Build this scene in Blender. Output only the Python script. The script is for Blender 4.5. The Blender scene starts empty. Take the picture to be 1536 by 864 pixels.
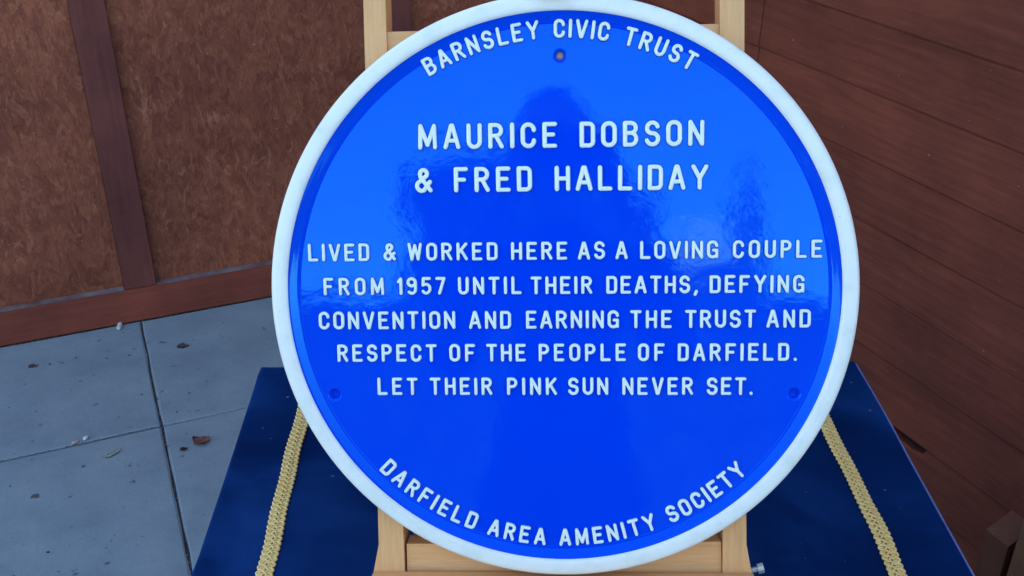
import bpy, bmesh, math, random
from mathutils import Vector, Matrix, noise
R = math.radians
random.seed(7)
S = bpy.context.scene
C = S.collection

# ---------------------------------------------------------------- camera, world, sun, exposure
cam_d = bpy.data.cameras.new('camera'); cam = bpy.data.objects.new('camera', cam_d); C.objects.link(cam)
cam_d.sensor_width = 36.0; cam_d.lens = 36.0*1600/1536
cam_d.clip_start = 0.02; cam_d.clip_end = 2000
cam.location = (0, 0, 1.47); cam.rotation_euler = (R(90-28.9), 0, 0)
S.camera = cam
SUN_EL, SUN_AZ = 19.0, -14.0            # azimuth from +Y towards +X: low, behind the timber building
w = bpy.data.worlds.new('World'); S.world = w; w.use_nodes = True
wn = w.node_tree.nodes; wl = w.node_tree.links
sky = wn.new('ShaderNodeTexSky'); sky.sky_type = 'NISHITA'; sky.sun_disc = False
sky.sun_elevation = R(SUN_EL); sky.sun_rotation = R(SUN_AZ); sky.air_density = 1.0; sky.dust_density = 1.2; sky.ozone_density = 1.0
wl.new(sky.outputs[0], wn['Background'].inputs[0]); wn['Background'].inputs[1].default_value = 0.15
sl = bpy.data.lights.new('sun', 'SUN'); sl.energy = 4.0; sl.angle = R(0.6); sl.color = (1, .9, .76)
so = bpy.data.objects.new('sun', sl); C.objects.link(so)
sd = Vector((math.sin(R(SUN_AZ))*math.cos(R(SUN_EL)), math.cos(R(SUN_AZ))*math.cos(R(SUN_EL)), math.sin(R(SUN_EL))))
so.rotation_euler = sd.to_track_quat('Z', 'Y').to_euler(); so.location = (0, 0, 8)
S.view_settings.view_transform = 'Standard'; S.view_settings.look = 'None'
S.view_settings.exposure = 2.32; S.view_settings.gamma = 1.0

# ---------------------------------------------------------------- materials
def mat(name, col=(.5,.5,.5), rough=.6, spec=.5, metal=0, ior=1.45):
    m = bpy.data.materials.new(name); m.use_nodes = True
    b = m.node_tree.nodes['Principled BSDF']
    b.inputs['Base Color'].default_value = (*col, 1); b.inputs['Roughness'].default_value = rough
    b.inputs['Specular IOR Level'].default_value = spec; b.inputs['Metallic'].default_value = metal; b.inputs['IOR'].default_value = ior
    return m, m.node_tree.nodes, m.node_tree.links, b
def coords(n, l, scale=(1,1,1), kind='Object'):
    t = n.new('ShaderNodeTexCoord'); mp = n.new('ShaderNodeMapping'); mp.inputs['Scale'].default_value = scale
    l.new(t.outputs[kind], mp.inputs['Vector']); return mp.outputs['Vector']
def noi(n, l, v, scale, detail=4, rough=.55, dist=0):
    t = n.new('ShaderNodeTexNoise'); t.inputs['Scale'].default_value = scale; t.inputs['Detail'].default_value = detail
    t.inputs['Roughness'].default_value = rough; t.inputs['Distortion'].default_value = dist
    l.new(v, t.inputs['Vector']); return t.outputs['Fac']
def ramp(n, l, f, stops):
    r = n.new('ShaderNodeValToRGB'); e = r.color_ramp.elements
    while len(e) < len(stops): e.new(.5)
    for x, (p, c) in zip(e, stops): x.position = p; x.color = (*c, 1) if len(c) == 3 else c
    l.new(f, r.inputs['Fac']); return r.outputs['Color']
def mix(n, l, f, a, b, mode='MIX'):
    m = n.new('ShaderNodeMix'); m.data_type = 'RGBA'; m.blend_type = mode
    for s, v in ((0, f), (6, a), (7, b)):
        if isinstance(v, (int, float)): m.inputs[s].default_value = v
        elif isinstance(v, tuple): m.inputs[s].default_value = (*v, 1)
        else: l.new(v, m.inputs[s])
    return m.outputs[2]
def bump(n, l, b, h, strength=.3, dist=.002, prev=None):
    bp = n.new('ShaderNodeBump'); bp.inputs['Strength'].default_value = strength; bp.inputs['Distance'].default_value = dist
    l.new(h, bp.inputs['Height'])
    if prev: l.new(prev, bp.inputs['Normal'])
    l.new(bp.outputs[0], b.inputs['Normal']); return bp.outputs[0]

def m_blue():
    m, n, l, b = mat('blue_enamel', (.0, .05, .80), .05, .5, 0, 1.6)
    v = coords(n, l)
    b.inputs['Specular Tint'].default_value = (.10, .82, 1, 1)
    h = noi(n, l, v, 22, 2, .5); p = bump(n, l, b, h, .16, .0016)
    h2 = noi(n, l, v, 120, 4, .65); bump(n, l, b, h2, .13, .0005, p)
    dust = ramp(n, l, noi(n, l, v, 420, 2, .5), [(.74, (.03,.03,.03)), (.82, (.30,.30,.30))]); l.new(dust, b.inputs['Roughness'])
    c = mix(n, l, noi(n, l, v, 9, 3), (0, .048, .72), (0, .058, .80)); l.new(c, b.inputs['Base Color'])
    return m
def m_cream():
    m, n, l, b = mat('white_enamel', (.84, .87, .82), .22, .5)
    v = coords(n, l)
    c = ramp(n, l, noi(n, l, v, 34, 5, .6), [(.30, (.76, .80, .74)), (.5, (.87, .88, .83)), (.9, (.91, .91, .87))])
    sp = ramp(n, l, noi(n, l, v, 260, 2, .5), [(.71, (0,0,0)), (.78, (1,1,1))])
    c = mix(n, l, sp, c, (.62, .64, .56)); l.new(c, b.inputs['Base Color'])
    bump(n, l, b, noi(n, l, v, 60, 3), .15, .001); return m
def m_wood(name, a, bb, axis=2, rough=.5, stretch=14, sc=1.0, bs=.25):
    m, n, l, b = mat(name, a, rough, .4)
    s = [stretch]*3; s[axis] = 1.0
    v = coords(n, l, tuple(s))
    f = noi(n, l, v, 6*sc, 5, .6, 1.2); f2 = noi(n, l, v, 34*sc, 3, .7)
    c = ramp(n, l, f, [(.25, a), (.5, tuple((x+y)/2 for x, y in zip(a, bb))), (.75, bb)])
    c = mix(n, l, .35, c, ramp(n, l, f2, [(.3, (.74,.66,.58)), (.6, (1,1,1))]), 'MULTIPLY')
    v3 = coords(n, l); bl = noi(n, l, v3, 5*sc, 3)
    c = mix(n, l, .5, c, ramp(n, l, bl, [(.3, (.84,.80,.76)), (.7, (1,1,1))]), 'MULTIPLY')
    l.new(c, b.inputs['Base Color']); bump(n, l, b, f2, bs, .0012); return m
def m_osb():
    m, n, l, b = mat('brown_flake_board', (.2,.06,.04), .62, .22)
    v = coords(n, l, (1, 1, .55))
    def warp(v, sc, amt):
        nt = n.new('ShaderNodeTexNoise'); nt.inputs['Scale'].default_value = sc; nt.inputs['Detail'].default_value = 3; l.new(v, nt.inputs['Vector'])
        a = n.new('ShaderNodeVectorMath'); a.operation = 'MULTIPLY_ADD'; a.inputs[1].default_value = (amt,)*3
        l.new(nt.outputs['Color'], a.inputs[0]); l.new(v, a.inputs[2]); return a.outputs[0]
    vo = n.new('ShaderNodeTexVoronoi'); vo.inputs['Scale'].default_value = 58; vo.inputs['Randomness'].default_value = 1
    l.new(warp(v, 14, .14), vo.inputs['Vector'])
    vo2 = n.new('ShaderNodeTexVoronoi'); vo2.inputs['Scale'].default_value = 110; l.new(warp(v, 30, .09), vo2.inputs['Vector'])
    fib = noi(n, l, coords(n, l, (2.4, 2.4, .6)), 60, 5, .7, 2.5)
    sep = n.new('ShaderNodeSeparateColor'); l.new(vo.outputs['Color'], sep.inputs[0])
    sep2 = n.new('ShaderNodeSeparateColor'); l.new(vo2.outputs['Color'], sep2.inputs[0])
    ad = n.new('ShaderNodeMath'); ad.operation = 'MULTIPLY_ADD'; ad.inputs[1].default_value = .34; l.new(sep.outputs[0], ad.inputs[0])
    m2 = n.new('ShaderNodeMath'); m2.operation = 'MULTIPLY_ADD'; m2.inputs[1].default_value = .26; l.new(sep2.outputs[1], m2.inputs[0])
    m3 = n.new('ShaderNodeMath'); m3.operation = 'MULTIPLY'; m3.inputs[1].default_value = .55; l.new(fib, m3.inputs[0])
    l.new(m3.outputs[0], m2.inputs[2]); l.new(m2.outputs[0], ad.inputs[2])
    c = ramp(n, l, ad.outputs[0], [(.22, (.22,.062,.036)), (.5, (.32,.092,.050)), (.75, (.41,.128,.064)), (.98, (.54,.20,.10))])
    big = noi(n, l, coords(n, l), 2.6, 4, .6)
    c = mix(n, l, .7, c, ramp(n, l, big, [(.32, (.50,.48,.52)), (.66, (1.0,1.0,1.0))]), 'MULTIPLY')
    fr_ = ramp(n, l, noi(n, l, coords(n, l, (2.4, 2.4, 1)), 13, 5, .6, 1.9), [(.56, (0,0,0)), (.63, (.9,.9,.9)), (.70, (0,0,0))])
    pm = ramp(n, l, noi(n, l, coords(n, l), 9, 3, .6), [(.42, (0,0,0)), (.68, (.85,.85,.85))])
    fr_ = mix(n, l, 1.0, fr_, pm, 'MULTIPLY')
    c = mix(n, l, fr_, c, (.54,.21,.12))
    dk = ramp(n, l, noi(n, l, coords(n, l, (2.6, 2.6, .8)), 24, 4, .6, 2.0), [(.30, (.8,.8,.8)), (.40, (0,0,0))])
    c = mix(n, l, dk, c, (.18,.052,.038))
    sp = ramp(n, l, noi(n, l, coords(n, l), 95, 2, .5), [(.74, (0,0,0)), (.79, (1,1,1))])
    c = mix(n, l, sp, c, (.48,.34,.27)); l.new(c, b.inputs['Base Color'])
    bump(n, l, b, ad.outputs[0], .55, .003); return m
def m_paint_wood(name, a, bb, axis):
    m, n, l, b = mat(name, a, .55, .22)
    s = [12.]*3; s[axis] = .8
    v = coords(n, l, tuple(s)); f = noi(n, l, v, 7, 6, .65, .8)
    c = ramp(n, l, f, [(.28, a), (.72, bb)])
    o = n.new('ShaderNodeObjectInfo')
    c = mix(n, l, .75, c, ramp(n, l, noi(n, l, coords(n, l), 4.5, 5, .6), [(.33, (.52,.52,.58)), (.7, (1.05,1,1))]), 'MULTIPLY')
    c = mix(n, l, .5, c, ramp(n, l, o.outputs['Random'], [(0, (.72,.72,.75)), (1, (1,1,1))]), 'MULTIPLY')
    sp = ramp(n, l, noi(n, l, coords(n, l), 120, 2, .5), [(.76, (0,0,0)), (.8, (1,1,1))])
    c = mix(n, l, sp, c, (.40,.28,.25)); l.new(c, b.inputs['Base Color'])
    p = bump(n, l, b, f, .35, .0015); bump(n, l, b, noi(n, l, coords(n, l), 40, 4), .15, .001, p); return m
def m_slab():
    m, n, l, b = mat('concrete_slab', (.2,.21,.21), .85, .25)
    v = coords(n, l, (1,1,1), 'Object'); o = n.new('ShaderNodeObjectInfo')
    ofs = n.new('ShaderNodeVectorMath'); l.new(v, ofs.inputs[0])
    l.new(o.outputs['Location'], ofs.inputs[1]); v = ofs.outputs[0]
    c = ramp(n, l, noi(n, l, v, 7, 6, .62), [(.28, (.245,.305,.34)), (.5, (.30,.365,.40)), (.75, (.355,.415,.44))])
    c = mix(n, l, .6, c, ramp(n, l, noi(n, l, v, 160, 4, .7), [(.3, (.78,.78,.8)), (.62, (1,1,1))]), 'MULTIPLY')
    c = mix(n, l, .45, c, ramp(n, l, o.outputs['Random'], [(0, (.84,.85,.86)), (1, (1,1,1))]), 'MULTIPLY')
    st = ramp(n, l, noi(n, l, v, 30, 3, .5), [(.665, (0,0,0)), (.72, (1,1,1))]); c = mix(n, l, st, c, (.115,.11,.10))
    sp = ramp(n, l, noi(n, l, v, 78, 2, .5), [(.735, (0,0,0)), (.76, (1,1,1))]); c = mix(n, l, sp, c, (.07,.065,.065))
    lt = ramp(n, l, noi(n, l, v, 64, 3, .6), [(.70, (0,0,0)), (.8, (1,1,1))]); c = mix(n, l, lt, c, (.42,.46,.47))
    l.new(c, b.inputs['Base Color'])
    p = bump(n, l, b, noi(n, l, v, 210, 5, .7), .35, .0012); bump(n, l, b, noi(n, l, v, 16, 3), .4, .004, p); return m
def m_velvet():
    m, n, l, b = mat('navy_velvet', (.004,.022,.12), .85, .04)
    v = coords(n, l)
    c = ramp(n, l, noi(n, l, coords(n, l, (1, 1.4, 1)), 5, 4, .5, .4), [(.3, (.0008,.010,.055)), (.5, (.0016,.018,.090)), (.68, (.007,.038,.16))])
    l.new(c, b.inputs['Base Color'])
    b.inputs['Sheen Weight'].default_value = .3; b.inputs['Sheen Roughness'].default_value = .35
    b.inputs['Sheen Tint'].default_value = (.05,.35,1,1)
    p = bump(n, l, b, noi(n, l, v, 900, 2, .5), .3, .0006); bump(n, l, b, noi(n, l, v, 9, 4, .5, .5), .5, .006, p)
    lint = ramp(n, l, noi(n, l, v, 150, 1, .5), [(.79, (0,0,0)), (.81, (1,1,1))])
    l.new(mix(n, l, lint, c, (.12,.16,.25)), b.inputs['Base Color']); return m
def m_flat(name, a, bb, sc=20, rough=.7, metal=0, bs=.2, bd=.002, spec=.4):
    m, n, l, b = mat(name, a, rough, spec, metal); v = coords(n, l); f = noi(n, l, v, sc, 5, .6)
    l.new(ramp(n, l, f, [(.3, a), (.7, bb)]), b.inputs['Base Color']); bump(n, l, b, f, bs, bd); return m
def m_brick():
    m, n, l, b = mat('red_brick', (.3,.1,.07), .85, .2)
    t = n.new('ShaderNodeTexBrick'); t.inputs['Scale'].default_value = 4.4; t.inputs['Color1'].default_value = (.36,.13,.09,1)
    t.inputs['Color2'].default_value = (.26,.085,.06,1); t.inputs['Mortar'].default_value = (.4,.36,.32,1); t.inputs['Mortar Size'].default_value = .018
    l.new(coords(n, l, (1,1,1)), t.inputs['Vector'])
    tc = n.new('ShaderNodeTexCoord'); sp = n.new('ShaderNodeSeparateXYZ'); cb = n.new('ShaderNodeCombineXYZ')
    l.new(tc.outputs['Object'], sp.inputs[0]); l.new(sp.outputs[0], cb.inputs[0]); l.new(sp.outputs[2], cb.inputs[1]); l.new(cb.outputs[0], t.inputs['Vector'])
    l.new(t.outputs['Color'], b.inputs['Base Color']); return m

BLUE = m_blue(); CREAM = m_cream()
LETTERM = m_flat('white_letter_paint', (.80,.90,.87), (.88,.95,.90), 90, .25)
TEAL = m_flat('shaded_teal_letter_edge', (.004,.07,.36), (.012,.12,.46), 80, .15)  # thin white over blue, also painting the shadowed dark outline round each letter
BEECH = {a: m_wood('beech_%s' % 'xyz'[a], (.80,.40,.155), (.90,.50,.225), a, .5, 16) for a in (0, 1, 2)}
OSB = m_osb()
BRV = m_paint_wood('brown_paint_upright', (.21,.064,.050), (.29,.090,.066), 2)
BRX = m_paint_wood('brown_paint_rail', (.31,.072,.046), (.42,.112,.066), 0)
BRB = m_paint_wood('brown_paint_board', (.20,.052,.033), (.33,.088,.050), 0)
SLAB = m_slab(); VELVET = m_velvet()
DARK = m_flat('dark_bitumen_felt', (.010,.009,.010), (.02,.018,.02), 30)
DUST = m_flat('dust_on_ledge', (.16,.07,.06), (.30,.27,.27), 14, .9)
MORTAR = m_flat('joint_sand', (.05,.048,.042), (.12,.11,.09), 60, .95)
GOLD = m_flat('gold_thread', (.84,.53,.15), (.98,.74,.30), 160, .45, .05, .5, .0012, .6)
GOLD2 = m_flat('dull_gold_thread', (.48,.30,.09), (.62,.42,.15), 160, .5, .1, .5, .0012, .5)
STEEL = m_flat('zinc_steel', (.36,.40,.38), (.50,.54,.50), 60, .4, .7)
RUST = m_flat('rusty_screw', (.20,.16,.14), (.42,.34,.28), 500, .6, .3)
OLDW = m_paint_wood('weathered_timber', (.19,.070,.038), (.27,.105,.06), 2)
OLDW2 = m_paint_wood('stained_timber', (.26,.125,.065), (.36,.18,.095), 2)
GRASS = m_flat('grass_ground', (.035,.06,.02), (.07,.10,.035), 4, .95)
ROOFM = m_flat('slate_roof', (.07,.07,.08), (.13,.13,.14), 5)
LEAF = m_flat('hedge_leaf', (.022,.045,.014), (.05,.085,.028), 3, .6)
BARK = m_flat('tree_bark', (.07,.05,.035), (.13,.10,.07), 8, .9)
BRICK = m_brick(); PINKR = m_flat('pink_render', (.62,.36,.36), (.75,.46,.44), 5, .9); WHITEP = m_flat('white_frame_paint', (.7,.7,.68), (.78,.78,.76), 8, .4)
GLASS, _n, _l, _b = mat('dark_window_glass', (.02,.025,.03), .05, .6)

# ---------------------------------------------------------------- helpers
def obj(name, bm, m, parent=None, smooth=False, bevel=0, loc=None):
    me = bpy.data.meshes.new(name)
    if bevel:
        es = [e for e in bm.edges if len(e.link_faces) == 2 and e.calc_face_angle(0) > .6]
        bmesh.ops.bevel(bm, geom=es, offset=bevel, segments=2, affect='EDGES', profile=.6, clamp_overlap=True)
    bm.normal_update(); bm.to_mesh(me); bm.free()
    for mm in (m if isinstance(m, (list, tuple)) else [m]): me.materials.append(mm)
    if smooth:
        for p in me.polygons: p.use_smooth = True
    o = bpy.data.objects.new(name, me); C.objects.link(o); o.parent = parent
    if loc is not None: o.location = loc
    return o
def tag(o, label, cat, group=None):
    o['label'] = label; o['category'] = cat
    if group: o['group'] = group
    return o
def thing(name, label, cat, mw=None, loc=(0,0,0), rz=0, group=None):
    o = bpy.data.objects.new(name, None); C.objects.link(o); o.empty_display_size = .05
    if mw is not None: o.matrix_world = mw
    else: o.location = loc; o.rotation_euler = (0,0,rz)
    return tag(o, label, cat, group)
def box(bm, x0, x1, y0, y1, z0, z1):
    vs = [bm.verts.new(p) for p in ((x0,y0,z0),(x1,y0,z0),(x1,y1,z0),(x0,y1,z0),(x0,y0,z1),(x1,y0,z1),(x1,y1,z1),(x0,y1,z1))]
    for f in ((0,3,2,1),(4,5,6,7),(0,1,5,4),(1,2,6,5),(2,3,7,6),(3,0,4,7)): bm.faces.new([vs[i] for i in f])
def prism(bm, poly, z0, z1):
    """poly: (x, y) ccw, extruded z0..z1"""
    a = [bm.verts.new((x, y, z0)) for x, y in poly]; b = [bm.verts.new((x, y, z1)) for x, y in poly]
    bm.faces.new(a[::-1]); bm.faces.new(b); k = len(a)
    for i in range(k): bm.faces.new((a[i], a[(i+1)%k], b[(i+1)%k], b[i]))
def tube(bm, pts, rad, seg=8, cap=True):
    rings = []; pts = [Vector(p) for p in pts]
    if not isinstance(rad, (list, tuple)): rad = [rad]*len(pts)
    for i, p in enumerate(pts):
        t = (pts[min(i+1, len(pts)-1)] - pts[max(i-1, 0)]).normalized()
        a = t.orthogonal().normalized() if abs(t.z) > .9 else t.cross(Vector((0,0,1))).normalized(); b = t.cross(a)
        rings.append([bm.verts.new(p + (a*math.cos(2*math.pi*k/seg) + b*math.sin(2*math.pi*k/seg))*rad[i]) for k in range(seg)])
    for r0, r1 in zip(rings, rings[1:]):
        for k in range(seg): bm.faces.new((r0[k], r0[(k+1)%seg], r1[(k+1)%seg], r1[k]))
    if cap:
        bm.faces.new(rings[0][::-1]); bm.faces.new(rings[-1])
def lathe(bm, prof, seg, mi=None, cx=0, cy=0, close_last=False):
    rings = []
    for r, z in prof:
        rings.append([bm.verts.new((cx + r*math.cos(2*math.pi*k/seg), cy + r*math.sin(2*math.pi*k/seg), z)) for k in range(seg)])
    for i, (a, b) in enumerate(zip(rings, rings[1:])):
        for k in range(seg):
            f = bm.faces.new((a[k], a[(k+1)%seg], b[(k+1)%seg], b[k])); f.smooth = True
            if mi: f.material_index = mi[i]
    if close_last: bm.faces.new(rings[-1])
    return rings

# ---------------------------------------------------------------- ground and paving
bm = bmesh.new(); box(bm, -400, 400, -400, 400, -.4, -.06); g = obj('ground', bm, GRASS); g['kind'] = 'structure'
W1O = Vector((-1.328, 2.348, 0)); W1D = Vector((.92559, .37852, 0)); W1N = Vector((.37852, -.92559, 0))   # foot of the panelled wall
W1A = math.atan2(W1D.y, W1D.x)
pav = bpy.data.objects.new('paving', None)
bm = bmesh.new(); box(bm, -3.2, 4.2, -6.2, .30, -.055, -.007)
pav = obj('paving', bm, MORTAR); pav['kind'] = 'structure'; pav.location = W1O; pav.rotation_euler = (0, 0, W1A)
slab_me = {}
def slab(x0, x1, y0, y1, i):
    w_, d_ = round(x1-x0, 3), round(y1-y0, 3); key = (w_, d_, i % 4)
    if key not in slab_me:
        rr = random.Random(i*7+3); bm = bmesh.new()
        nx = ny = 8
        def pt(a, b):          # slightly worn, wobbly outline
            x = -w_/2 + w_*a; y = -d_/2 + d_*b
            e = .0016
            if a in (0, 1): x += rr.uniform(-e, e)
            if b in (0, 1): y += rr.uniform(-e, e)
            return [x, y]
        grid = [[None]*(ny+1) for _ in range(nx+1)]; low = {}
        for a in range(nx+1):
            for b in range(ny+1):
                x, y = pt(a/nx, b/ny); ed = a in (0, nx) or b in (0, ny)
                grid[a][b] = bm.verts.new((x, y, -.0018 + rr.uniform(-.0008, .0004) if ed else rr.uniform(-.0004, .0004)))
        # inset rounding ring
        for a in range(nx):
            for b in range(ny): bm.faces.new((grid[a][b], grid[a+1][b], grid[a+1][b+1], grid[a][b+1]))
        for a in range(1, nx):
            for b in range(1, ny):
                v = grid[a][b].co
                if a == 1: v.x = -w_/2 + .0045
                if a == nx-1: v.x = w_/2 - .0045
                if b == 1: v.y = -d_/2 + .0045
                if b == ny-1: v.y = d_/2 - .0045
        per = [grid[a][0] for a in range(nx)] + [grid[nx][b] for b in range(ny)] + [grid[a][ny] for a in range(nx, 0, -1)] + [grid[0][b] for b in range(ny, 0, -1)]
        lo = [bm.verts.new((v.co.x*.995, v.co.y*.995, -.045)) for v in per]
        for k in range(len(per)): bm.faces.new((lo[k], lo[(k+1)%len(per)], per[(k+1)%len(per)], per[k]))
        me = bpy.data.meshes.new('paving_slab'); bm.normal_update(); bm.to_mesh(me); bm.free(); me.materials.append(SLAB)
        slab_me[key] = me
    o = bpy.data.objects.new('paving_slab', slab_me[key]); C.objects.link(o); o.parent = pav
    o.location = ((x0+x1)/2, (y0+y1)/2, 0); rr = random.Random(i)
    o.rotation_euler = (rr.uniform(-.002, .002), rr.uniform(-.002, .002), 0)
cols = [.35 + .6*k for k in range(-5, 6)]; rows = [.0, -.515] + [-.515 - .6*k for k in range(1, 10)]
i = 0
for c0, c1 in zip(cols, cols[1:]):
    for ri, (r0, r1) in enumerate(zip(rows, rows[1:])):
        i += 1
        gapr = .0012 if abs(c0-.35) < .01 and ri == 0 else .0028
        slab(c0+.0026, c1-.0026, r1+gapr, r0-(.0012 if abs(c0-.35) < .01 and ri == 1 else .0028), i)

# ---------------------------------------------------------------- panelled wall (behind, left)
W1M = Matrix.Translation(W1O) @ Matrix.Rotation(W1A, 4, 'Z')      # local x along the wall, y into the wall, z up
HW = 2.8; L0, L1 = -2.0, 1.60
wall = thing('timber_wall', 'brown painted flake board wall with battens and a bottom rail, behind the grey slabs', 'wall', mw=W1M)
bat = [-.88-.038, .327, 1.05+.02]; BW = .080
ys = .020                                                      # battens stand 20 mm proud of the panels
edges = [L0] + [x for b_ in bat for x in (b_, b_+BW)] + [L1]
for k in range(0, len(edges)-1, 2):
    bm = bmesh.new(); box(bm, edges[k]+.001, edges[k+1]-.001, ys, ys+.018, .098, HW-.1); obj('panel', bm, OSB, wall)
for b_ in bat:
    bm = bmesh.new(); box(bm, b_, b_+BW, 0, ys+.017, .1005, HW-.1); obj('batten', bm, BRV, wall, bevel=.0025)
bm = bmesh.new(); box(bm, L0, L1-.02, -.004, ys+.020, .004, .0985); obj('bottom_rail', bm, BRX, wall, bevel=.003)
bm = bmesh.new(); box(bm, L0, L1-.02, -.004, ys+.020, HW-.1, HW); obj('top_rail', bm, BRX, wall, bevel=.003)
for k in range(0, len(edges)-1, 2):
    bm = bmesh.new(); box(bm, edges[k]+.002, edges[k+1]-.002, -.001, ys-.0005, .0990, .1015); obj('dusty_ledge', bm, DUST, wall, bevel=.001)
bm = bmesh.new(); box(bm, L0, L1, ys+.022, ys+.09, .0, HW-.002); obj('backing', bm, DARK, wall)
bm = bmesh.new(); box(bm, L0-.1, L1+.3, -.06, ys+.4, HW+.002, HW+.05); obj('roof_edge', bm, ROOFM, wall)

# ---------------------------------------------------------------- boarded wall (right)
B0 = Vector((.906, 1.344, 0)); BD = Vector((-.445, .8955, 0)).normalized()
# local x runs from the corner towards the camera, y into the wall
far = 1.79; L = 3.4; o2 = B0 + BD*far
W2A = math.atan2(-BD.y, -BD.x)
W2M = Matrix.Translation(o2) @ Matrix.Rotation(W2A, 4, 'Z')
bwall = thing('boarded_wall', 'dark brown horizontal board wall right of the blue plaque', 'wall', mw=W2M)
def K(k): return far - k                                     # distance k from the foot mark -> local x
pitch = .1218; zt = .970
seams = [zt + pitch*i for i in range(16, -9, -1)]
seams = [z for z in seams if -.03 < z < 2.9]
joint = K(.897)
def board(x0, x1, z0, z1, rr, notch=None):
    """ship-lap board: face in the x-z plane, front at y<0; slightly tapered so the lower edge stands proud"""
    g_ = .00035
    zb, zt_ = z0+g_, z1-g_
    n_ = 14; bm = bmesh.new(); fr = []
    xs = sorted(set([x0 + (x1-x0)*k/n_ for k in range(n_+1)] + ([p for p, _ in notch] if notch else [])))
    top, bot, mt, mb, bt, bb = [], [], [], [], [], []
    for x in xs:
        dz = 0
        if notch:
            for (xa, da), (xb, db) in zip(notch, notch[1:]):
                if xa <= x <= xb: dz = da + (db-da)*(x-xa)/(xb-xa) if xb > xa else da
        wv = .0006*noise.noise(Vector((x*5, z0*9, 1)))
        zz = zt_ - dz
        bt.append(bm.verts.new((x, .016, zz))); top.append(bm.verts.new((x, .0016+wv, zz)))
        mt.append(bm.verts.new((x, -.0004+wv, zz-.0022))); mb.append(bm.verts.new((x, -.0030+wv, zb+.003)))
        bot.append(bm.verts.new((x, -.0018+wv, zb))); bb.append(bm.verts.new((x, .016, zb)))
    rows_ = [bb, bot, mb, mt, top, bt]
    for a, b in zip(rows_, rows_[1:]):
        for k in range(len(xs)-1):
            bm.faces.new((a[k], a[k+1], b[k+1], b[k]))
    bm.faces.new([r[0] for r in rows_][::-1]); bm.faces.new([r[-1] for r in rows_])
    bmesh.ops.recalc_face_normals(bm, faces=bm.faces)
    return bm
for idx, (z1, z0) in enumerate(zip(seams, seams[1:])):
    rr = random.Random(idx*11)
    segs = [(-.012, joint-.0009), (joint+.0009, L)]
    for sx0, sx1 in segs:
        nt = None
        if abs(z1 - (zt - 6*pitch)) < .01 and sx0 > .5:       # broken edge of one low board
            xa = K(.395)
            nt = [(sx0, 0), (xa, 0), (xa+.012, .014), (xa+.035, .021), (xa+.072, .023), (xa+.096, .017), (xa+.104, .0045), (xa+.135, .0012), (xa+.165, .0035), (xa+.185, 0), (sx1, 0)]
        bm = board(sx0, sx1, max(z0, .012), z1, rr, nt)
        o = obj('board', bm, BRB, bwall); o.location.y = rr.uniform(-.0008, .0008)
bm = bmesh.new(); box(bm, -.06, L, .0175, .075, 0, 2.80); obj('backing', bm, DARK, bwall)
bm = bmesh.new(); box(bm, -.35, L+.1, -.06, .3, 2.92, 2.97); obj('roof_edge', bm, ROOFM, bwall)
# small nail heads
for k in range(2):
    pass

# ---------------------------------------------------------------- timber stump and taller post at the right edge
st = thing('timber_stump', 'short grey brown timber stump with chamfered top at the lower right edge', 'post', loc=(.748,1.228,0), rz=R(25.5+90))
bm = bmesh.new()
prism(bm, [(-.021,-.024),(.021,-.024),(.021,.024),(-.021,.024)], 0, .374)
for v in bm.verts:
    if v.co.z > .3:
        if v.co.y < 0: v.co.z += .016
        if v.co.y > 0: v.co.z -= .004
obj('timber_body', bm, OLDW, st, bevel=.004)
tp = thing('timber_post', 'taller brown squared timber cut by the right edge of the view, beside the grey stump', 'post', loc=(.795,1.160,0), rz=R(25.5+90))
bm = bmesh.new(); box(bm, -.045,.045,-.045,.045, 0, .60); obj('timber_body', bm, OLDW2, tp, bevel=.004)

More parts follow.
